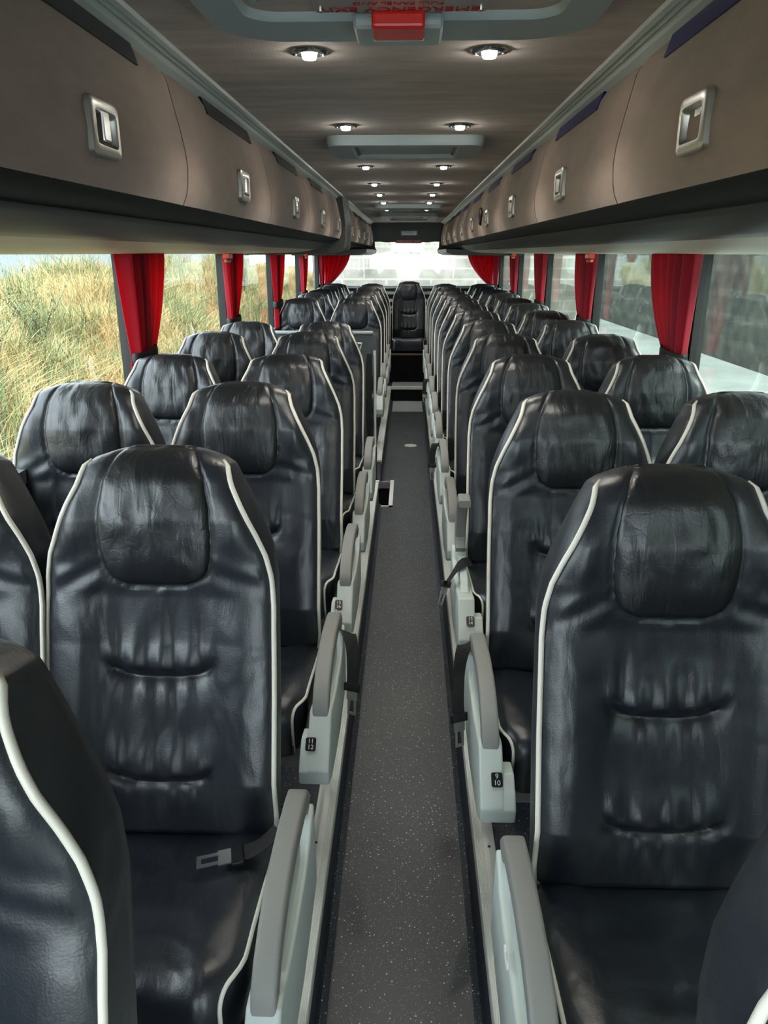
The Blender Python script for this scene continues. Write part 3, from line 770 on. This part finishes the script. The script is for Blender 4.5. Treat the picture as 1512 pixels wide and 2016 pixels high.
# rows ---------------------------------------------------------------
ORD = ['nearest', 'second', 'third', 'fourth', 'fifth', 'sixth', 'seventh', 'eighth', 'ninth', 'tenth', 'eleventh', 'twelfth', 'thirteenth']
PIT = .82
L_ARM = [1.30-PIT+.0] + [1.30, 2.125, 2.946, 3.742, 4.518]
R_TOP = [1.356+PIT*(k-1) for k in range(13)]
R_ARM = [t-.165 for t in R_TOP]; R_ARM[1] = 1.18; R_ARM[2] = 2.0
used = []
def seat(x, ya, label, recl=None, aisle=0, first=core, **kw):
    """ya: armrest reference; the cushion/back junction sits a little behind it"""
    r = core if not used else dup(core); used.append(r)
    r.location = (x, ya+.01, 0)
    tag(r, label, 'seat', 'black leather coach seats')
    if recl is not None:
        for c in r.children:
            if c.name.startswith('backrest'): c.rotation_euler.x = -math.radians(recl)
    return r
seats = {}
for k, ya in enumerate(L_ARM):
    rc = {3: 17, 4: 12, 5: 16}.get(k)
    what = ['a curved edge in the lower left corner', 'its belt tongue lying on the cushion', 'by the armrest numbered 11 and 12', 'by the armrest numbered 15 and 16', 'second from the stairwell', 'directly before the stairwell'][k]
    seats['L%d' % (k+1)] = seat(-.545 if k == 0 else -.505, ya, 'black leather seat left of the aisle, %s' % what, rc)
    if k > 0:
        seats['L%dw' % (k+1)] = seat(-.982, ya-.01, 'black leather window seat on the left, %s' % (ORD[k]+' row from the camera' if k > 1 else 'cut by the left edge of the photo'), rc)
for k, ya in enumerate(R_ARM):
    what = ['cut off at the lower right corner', 'second from the camera, large in the foreground', 'by the armrest numbered 9 and 10', 'by the armrest numbered 13 and 14'][k] if k < 4 else '%s from the camera' % ORD[k]
    if k == 12: what = 'in the very back row'
    seats['R%d' % (k+1)] = seat(.492 if k == 1 else .515 if k == 0 else .478, ya-(.030 if k == 0 else 0), 'black leather seat right of the aisle, %s' % what)
    if k > 1:
        seats['R%dw' % (k+1)] = seat(.955, ya-.01, 'black leather window seat on the right, %s' % (('%s row from the camera' % ORD[k]) if k < 12 else 'in the very back row'))
LB = [10.42-PIT*i for i in range(4, -1, -1)]; LB[0] = 7.02
for i, yt in enumerate(LB):
    what = ['directly behind the grey partition', 'second behind the partition', 'third behind the partition', 'fourth behind the partition', 'in the very back row'][i]
    seats['B%d' % i] = seat(-.475, yt-.165, 'black leather seat left of the aisle, %s' % what)
    seats['B%dw' % i] = seat(-.955, yt-.175, 'black leather window seat on the left, %s' % what)
cs = seat(.01, 10.43, 'black leather middle seat facing up the aisle at the back'); cs.location.z = .10; cs.scale.x = .93; seats['C'] = cs
for c in cs.children:
    if c.name.startswith('backrest'): c.scale.z = .90; c.rotation_euler.x = -math.radians(9)
    if c.name.startswith('leg') or c.name.startswith('seat_frame'): bpy.data.objects.remove(c)
for c in list(cs.children):
    pass

PL = {'L3': '11/12', 'L4': '15/16', 'R3': '9/10', 'R4': '13/14'}
proto_arm = {}
for k in range(1, 7):
    key = 'L%d' % k; r = seats[key]; arm_parts(r, -.219+.505, 1, plate=PL.get(key))
for k in range(1, 13):
    key = 'R%d' % k; r = seats[key]; arm_parts(r, .211-seats[key].location.x, -1, plate=PL.get(key), raised=(k == 4), clip=(k == 2))
for i in range(4): arm_parts(seats['B%d' % i], -.235+.475, 1)

# seat belts that show
belt(seats['L2'], [(.250, -.05, .505), (.222, -.075, .490), (.20, -.083, .481), (.172, -.09, .476)], (0, 1, .1), (-1, -.25, -.08), (0, 1, 0))
belt(seats['L3'], [(.318, .00, .50), (.334, -.05, .515), (.345, -.10, .50), (.350, -.15, .455), (.350, -.18, .41)], (-.75, .65, 0), (0, -.35, -1), (-.75, .65, 0))
belt(seats['R3'], [(-.285, .0, .52), (-.305, -.04, .545), (-.322, -.10, .52), (-.328, -.155, .455), (-.326, -.185, .40)], (.75, .65, 0), (.03, -.35, -1), (.75, .65, 0))
belt(seats['R4'], [(-.235, -.20, .53), (-.265, -.225, .535), (-.295, -.25, .515), (-.33, -.27, .47)], (.2, .8, .3), (-.3, -.4, -1), (.6, .8, 0))
belt(seats['R6'], [(-.29, .0, .52), (-.31, -.05, .545), (-.325, -.11, .51), (-.329, -.15, .44)], (.75, .65, 0), (0, -.3, -1), (.75, .65, 0))
belt(seats['R9'], [(-.29, .0, .52), (-.31, -.05, .545), (-.325, -.11, .51), (-.329, -.15, .44)], (.75, .65, 0), (0, -.3, -1), (.75, .65, 0))

# ------------------------------------------------------------------ partition by the stairwell
r = empty('partition', (0, 0, 0)); tag(r, 'grey half-height partition with pole behind the stairwell on the left', 'partition')
pr = [(-1.19, 1.03), (-.29, 1.03), (-.258, 1.018), (-.243, .99), (-.243, .90), (-.262, .885), (-.30, .865), (-.325, .81), (-.33, .74), (-.335, .0), (-1.19, .0)]
MB().prism(pr, 6.10, 6.14).build('panel', mat('grey_partition', (.085, .095, .095), .5), r, bevel=.006)
MB().box((-1.19, 6.08, 1.022), (-.275, 6.17, 1.04)).build('top_rail', 'trim_grey', r, bevel=.008)
MB().box((-.325, 6.075, .012), (-.285, 6.13, .87)).build('side_post', 'rail_dark', r, bevel=.004)
MB().tube([(-.262, 6.10, .0), (-.262, 6.10, .895)], .011, 12).build('pole', 'alu', r, smooth=True)
b = MB().tube([(-.44, 6.09, .955), (-.36, 6.05, .955), (-.375, 6.05, .91), (-.42, 6.09, .90)], .006, 8).build('coat_hook', 'alu', r, smooth=True)
o = MB().box((-.31, 5.98, -.02), (-.245, 6.08, .12)).build('kick_block', 'black', r)

# aisle floor details
o = MB().lathe([(.062, 0), (.062, .003), (.055, .004)], (.035, 7.35, AZ), 28).build('drain_cover', 'panel', smooth=True); tag(o, 'round pale cap set in the aisle floor', 'drain cover')
b = MB().box((-.185, 9.05, AZ), (.185, 9.74, AZ+.004)).build('floor_plate', 'trim_grey', bevel=.001); tag(b, 'pale grey rectangular plate on the aisle floor before the rear step', 'floor plate')

# ------------------------------------------------------------------ curtains and hammers
def curtain(y_top0, y_top1, y_t0, y_t1, s, label, ztie=1.195, seed=0, xx=1.165):
    R = random.Random(seed); nz, ny = 26, 61; V = []
    zs = np.linspace(HEAD+.01, .985, nz); ph = R.random()*6
    for z in zs:
        t = min(1, max(0, (HEAD-z)/(HEAD-ztie)))
        if z < ztie:
            q = (ztie-z)/.2; a, b_ = y_t0-.02*q, y_t1+.035*q
        else:
            k = t**1.25; a = y_top0+(y_t0-y_top0)*k; b_ = y_top1+(y_t1-y_top1)*(.25*t+.75*t**2.0)
        amp = .022*(1-.45*t) if z > ztie-.02 else .016
        for j in range(ny):
            u = j/(ny-1); y = a+(b_-a)*u
            x = amp*math.sin(u*2*PI*5.5+ph+.6*math.sin(u*5+z*3)) + .008*math.sin(u*31+ph)
            V.append((s*(xx - x), y+.006*math.sin(u*40), z))
    root = empty('curtain'); tag(root, label, 'curtain', 'red window curtains')
    o = mesh('cloth', V, grid_faces(nz, ny), 'curtain', root, smooth='all')
    so = o.modifiers.new('thickness', 'SOLIDIFY'); so.thickness = .003
    # tie band
    b = MB(); pts = []; c = (y_t0+y_t1)/2; hw = (y_t1-y_t0)/2+.008; n = 24; V = []
    for j in range(n):
        a = 2*PI*j/n
        for dz, k in ((-.028, 1.0), (-.018, 1.04), (.018, 1.04), (.028, 1.0)):
            V.append((s*(xx-(.040*math.sin(a))*k), c+hw*math.cos(a)*k, ztie+dz + .006*math.cos(a)))
    F = []
    for j in range(n):
        for k in range(3): a = j*4+k; b2 = ((j+1) % n)*4+k; F.append([a, b2, b2+1, a+1])
    tb = mesh('tieback', V, F, 'band', root, smooth='all'); so = tb.modifiers.new('thickness', 'SOLIDIFY'); so.thickness = .003
    return root
cw = ['first', 'second', 'third', 'fourth']
for i, y in enumerate(POST[3:7]):
    curtain(y-.16, y+[.37, .42, .45, .45][i], y-.10, y+.14, -1, 'red tied-back curtain on the left, %s window post from the camera' % cw[i], seed=i)
    curtain(y-.12, y+[.54, .45, .50, .50][i], y-.07, y+.19, 1, 'red tied-back curtain on the right, %s window post from the camera' % cw[i], seed=i+9)
curtain(10.55, 11.1, 10.62, 10.9, -1, 'red curtain on the last left side pillar, next to the rear window', seed=21)
curtain(10.55, 11.1, 10.62, 10.9, 1, 'red curtain on the last right side pillar, next to the rear window', seed=22)
def rear_curtain(s, label):
    nz, nx = 24, 61; V = []
    for z in np.linspace(1.64, 1.20, nz):
        t = (1.64-z)/.44; inner = .80+.25*t**1.6 + .06*max(0, t-.0)**3; outer = 1.17
        for j in range(nx):
            u = j/(nx-1); V.append((s*(inner+(outer-inner)*u), 11.02+.02*math.sin(u*2*PI*5+t*2)+.03*u, z))
    root = empty('curtain'); tag(root, label, 'curtain', 'red window curtains')
    o = mesh('cloth', V, grid_faces(nz, nx), 'curtain', root, smooth='all'); so = o.modifiers.new('thickness', 'SOLIDIFY'); so.thickness = .003
    MB().box((s*1.0, 10.99, 1.185), (s*1.18, 11.07, 1.215)).build('tieback', 'band', root, bevel=.006)
rear_curtain(-1, 'red curtain swept to the left side of the rear window'); rear_curtain(1, 'red curtain swept to the right side of the rear window')
def hammer(s, y, label):
    r = empty('emergency_hammer', (s*1.10, y, 1.60)); tag(r, label, 'emergency hammer', 'orange break-glass hammers')
    MB().box((-.02, -.05, -.012), (.02, .05, .022)).build('holder', 'orange', r, bevel=.006)
    MB().tube([(0, -.06, -.022), (0, .06, -.022)], .010, 10).build('hammer_head', 'orange', r, smooth=True)
    MB().tube([(0, -.075, -.022), (0, -.06, -.022)], [.003, .007], 8).build('tip', 'alu', r)
hammer(-1, 4.85, 'orange-red hammer under the left rack near the second window post'); hammer(-1, 8.6, 'orange-red hammer under the left rack towards the rear')
hammer(1, 4.92, 'orange-red hammer under the right rack near the second window post'); hammer(1, 8.5, 'orange-red hammer under the right rack towards the rear')

# ------------------------------------------------------------------ outside
# ground
o = MB().box((-60, -30, GROUND-.2), (60, 120, GROUND)).build('ground', mat('concrete_yard', (.38, .39, .36), .9, vary=.25, vscale=.6)); struct(o)
# bank of rough grass on the left
def bank_z(x, y):
    d = -x-2.3
    z = GROUND + 2.1*(1-np.exp(-np.maximum(d, 0)/2.1))
    return z + .22*np.sin(y*.9+x)*np.clip(d, 0, 1) + .15*np.sin(y*2.1-x*1.7)*np.clip(d, 0, 1)
nx, ny = 50, 120; V = []
for x in np.linspace(-2.3, -14, nx):
    for y in np.linspace(-6, 45, ny): V.append((x, y, float(bank_z(x, y))))
bk = mesh('grass_bank', V, grid_faces(nx, ny), mat('dry_soil', (.20, .17, .09), 1, vary=.5, vscale=2.5), smooth='all'); tag(bk, 'earth bank under the wild grass outside the left windows', 'bank', kind='structure')
def blades(name, n, cols, hmin, hmax, wmin, wmax, lean, label, xr=(3.0, 7.8), yr=(3.0, 34), clump=0):
    x = -rng.uniform(xr[0], xr[1], n); y = yr[0]+(yr[1]-yr[0])*rng.random(n)**1.35
    if clump:
        nc = clump; cx = -rng.uniform(xr[0], xr[1], nc); cy = yr[0]+(yr[1]-yr[0])*rng.random(nc)**1.3; k = rng.integers(0, nc, n)
        x = cx[k]+rng.normal(0, .13, n); y = cy[k]+rng.normal(0, .13, n)
    z = bank_z(x, y)-.03; h = rng.uniform(hmin, hmax, n); wd = rng.uniform(wmin, wmax, n)
    a = rng.uniform(0, 2*PI, n); ln = np.minimum(np.abs(rng.normal(0, lean, n)), 1.3)*h; dx, dy = np.cos(a)*ln, np.sin(a)*ln
    b = rng.uniform(0, 2*PI, n); wx, wy = np.cos(b)*wd, np.sin(b)*wd
    co = np.zeros((n, 7, 3))
    for i, (t, ww) in enumerate(((0, 1), (.45, .9), (.8, .6))):
        for s_, q in ((-1, 0), (1, 1)):
            co[:, i*2+q, 0] = x+dx*t*t+s_*wx*ww; co[:, i*2+q, 1] = y+dy*t*t+s_*wy*ww; co[:, i*2+q, 2] = z+h*t*(1-.25*np.minimum(1, ln/h)*t)
    co[:, 6, 0] = x+dx; co[:, 6, 1] = y+dy; co[:, 6, 2] = z+h*(1-.3*np.minimum(1, ln/h))
    me = bpy.data.meshes.new(name); me.vertices.add(n*7); me.vertices.foreach_set('co', co.ravel())
    base = (np.arange(n)*7)[:, None]
    q = np.concatenate([base+np.array([0, 1, 3, 2]), base+np.array([2, 3, 5, 4])], 1).reshape(-1, 4); t3 = (base+np.array([4, 5, 6])).reshape(-1, 3)
    loops = np.concatenate([q.ravel(), t3.ravel()]); me.loops.add(len(loops)); me.loops.foreach_set('vertex_index', loops.astype(np.int32))
    me.polygons.add(len(q)+len(t3)); me.polygons.foreach_set('loop_start', np.concatenate([np.arange(len(q))*4, len(q)*4+np.arange(len(t3))*3]).astype(np.int32))
    me.update(calc_edges=True); me.validate()
    m = bpy.data.materials.new(name); m.use_nodes = True; nt = m.node_tree; bs = nt.nodes['Principled BSDF']; bs.inputs['Roughness'].default_value = .8
    g = nt.nodes.new('ShaderNodeNewGeometry'); cr = nt.nodes.new('ShaderNodeValToRGB')
    tc = nt.nodes.new('ShaderNodeTexCoord'); ns = nt.nodes.new('ShaderNodeTexNoise'); ns.inputs['Scale'].default_value = .9; ns.inputs['Detail'].default_value = 3; nt.links.new(tc.outputs['Object'], ns.inputs['Vector'])
    ad = nt.nodes.new('ShaderNodeMath'); ad.operation = 'MULTIPLY_ADD'; ad.inputs[1].default_value = .45
    mr = nt.nodes.new('ShaderNodeMapRange'); mr.inputs['From Min'].default_value = .3; mr.inputs['From Max'].default_value = .7; mr.inputs['To Max'].default_value = .55
    nt.links.new(ns.outputs['Fac'], mr.inputs[0]); nt.links.new(g.outputs['Random Per Island'], ad.inputs[0]); nt.links.new(mr.outputs[0], ad.inputs[2]); nt.links.new(ad.outputs[0], cr.inputs[0])
    cr.color_ramp.elements[0].color = (*cols[0], 1); cr.color_ramp.elements[1].color = (*cols[-1], 1)
    for i, c in enumerate(cols[1:-1]): e = cr.color_ramp.elements.new((i+1)/(len(cols)-1)); e.color = (*c, 1)
    nt.links.new(cr.outputs[0], bs.inputs['Base Color']); me.materials.append(m)
    o = bpy.data.objects.new(name, me); COL.objects.link(o); tag(o, label, 'grass', kind='stuff'); return o
blades('dry_grass', 110000, [(.19, .14, .045), (.33, .245, .095), (.44, .35, .18), (.25, .22, .08)], .22, .75, .002, .0055, 1.0, 'straw-yellow wild grass covering the bank outside the left windows')
blades('green_weeds', 34000, [(.04, .075, .025), (.09, .135, .05), (.14, .18, .08), (.24, .24, .10)], .30, .85, .003, .008, .6, 'green weeds growing among the dry grass outside the left windows', clump=420)
# feathery bushes on the bank
def bush(x, y, h, R, label):
    z = float(bank_z(x, y)); r = empty('wild_bush', (x, y, z)); tag(r, label, 'bush', 'bushes on the grass bank')
    st = MB(); V = []; F = []
    for i in range(14):
        a = R.uniform(0, 2*PI); l = R.uniform(.05, .35)*h; hh = h*R.uniform(.6, 1)
        P = [(l*math.cos(a)*t*t, l*math.sin(a)*t*t, hh*t) for t in (0, .33, .66, 1)]; st.tube(P, [.012, .009, .006, .002], 5)
        for k in range(130):
            t = R.uniform(.15, 1); px, py, pz = l*math.cos(a)*t*t, l*math.sin(a)*t*t, hh*t
            b_ = R.uniform(0, 2*PI); e = R.uniform(.05, .16)*(1.3-t); up = R.uniform(.0, .9); w_ = .006
            d = (math.cos(b_)*e, math.sin(b_)*e, e*up); q = len(V); sx, sy = -math.sin(b_)*w_, math.cos(b_)*w_
            V += [(px, py, pz), (px+d[0]*.5+sx, py+d[1]*.5+sy, pz+d[2]*.5), (px+d[0], py+d[1], pz+d[2]), (px+d[0]*.5-sx, py+d[1]*.5-sy, pz+d[2]*.5)]; F.append([q, q+1, q+2, q+3])
    st.build('stems', mat('stem', (.20, .17, .09), .9), r)
    mesh('foliage', V, F, mat('feathery_leaf', R.choice([(.09, .14, .06), (.12, .17, .08), (.08, .13, .07)]), .8, vary=.3, vscale=8), r)
RR = random.Random(4)
for (x, y, h, l) in ((-3.9, 7.0, 1.3, 'feathery green bush seen through the nearest left window, furthest left'), (-4.6, 9.6, 1.6, 'tall feathery bush seen through the nearest left window beside its post'),
                     (-4.2, 12.5, 1.4, 'feathery bush seen between the first and second left curtains'), (-5.2, 16.5, 1.7, 'tall bush seen between the first and second left curtains, further off'),
                     (-4.4, 21, 1.6, 'bush seen through the left window beyond the second post'), (-3.4, 5.6, .9, 'low green bush at the foot of the bank outside the nearest left window')):
    bush(x, y, h, RR, l)
# palisade fence on the crest of the bank
r = empty('palisade_fence', (0, 0, 0)); tag(r, 'grey palisade fence along the top of the grass bank', 'fence')
b = MB(); y = 2.0
while y < 45: b.box((-9.02, y, 1.0), (-8.98, y+.11, 3.0)); y += .18
b.build('pales', mat('weathered_steel', (.20, .24, .27), .7), r)
MB().box((-9.10, 2, 2.5), (-9.03, 45, 2.6)).build('rail', 'pillar', r)
# walls: pale stone behind the coach, dark block wall on the right
o = MB().box((-2.05, 17.0, GROUND), (3.6, 17.4, 7)).build('stone_wall', blocks_mat('pale_stone', (.25, .24, .215), (.18, .175, .157), (.31, .295, .26), .95, .22, ms=.022, noise_amt=.45)); tag(o, 'sunlit pale stone wall behind the rear window', 'wall', kind='structure')
o = MB().box((8.6, -10, GROUND), (9.0, 100, 7)).build('block_wall', blocks_mat('shade_toned_blocks', (.040, .048, .036), (.062, .064, .050), (.075, .078, .064), 30, .62, ms=.12, noise_amt=.75, axis='YZ')); tag(o, 'dark shaded block wall across the yard outside the right windows', 'wall', kind='structure')  # the wall's shade is put into its dark block colours
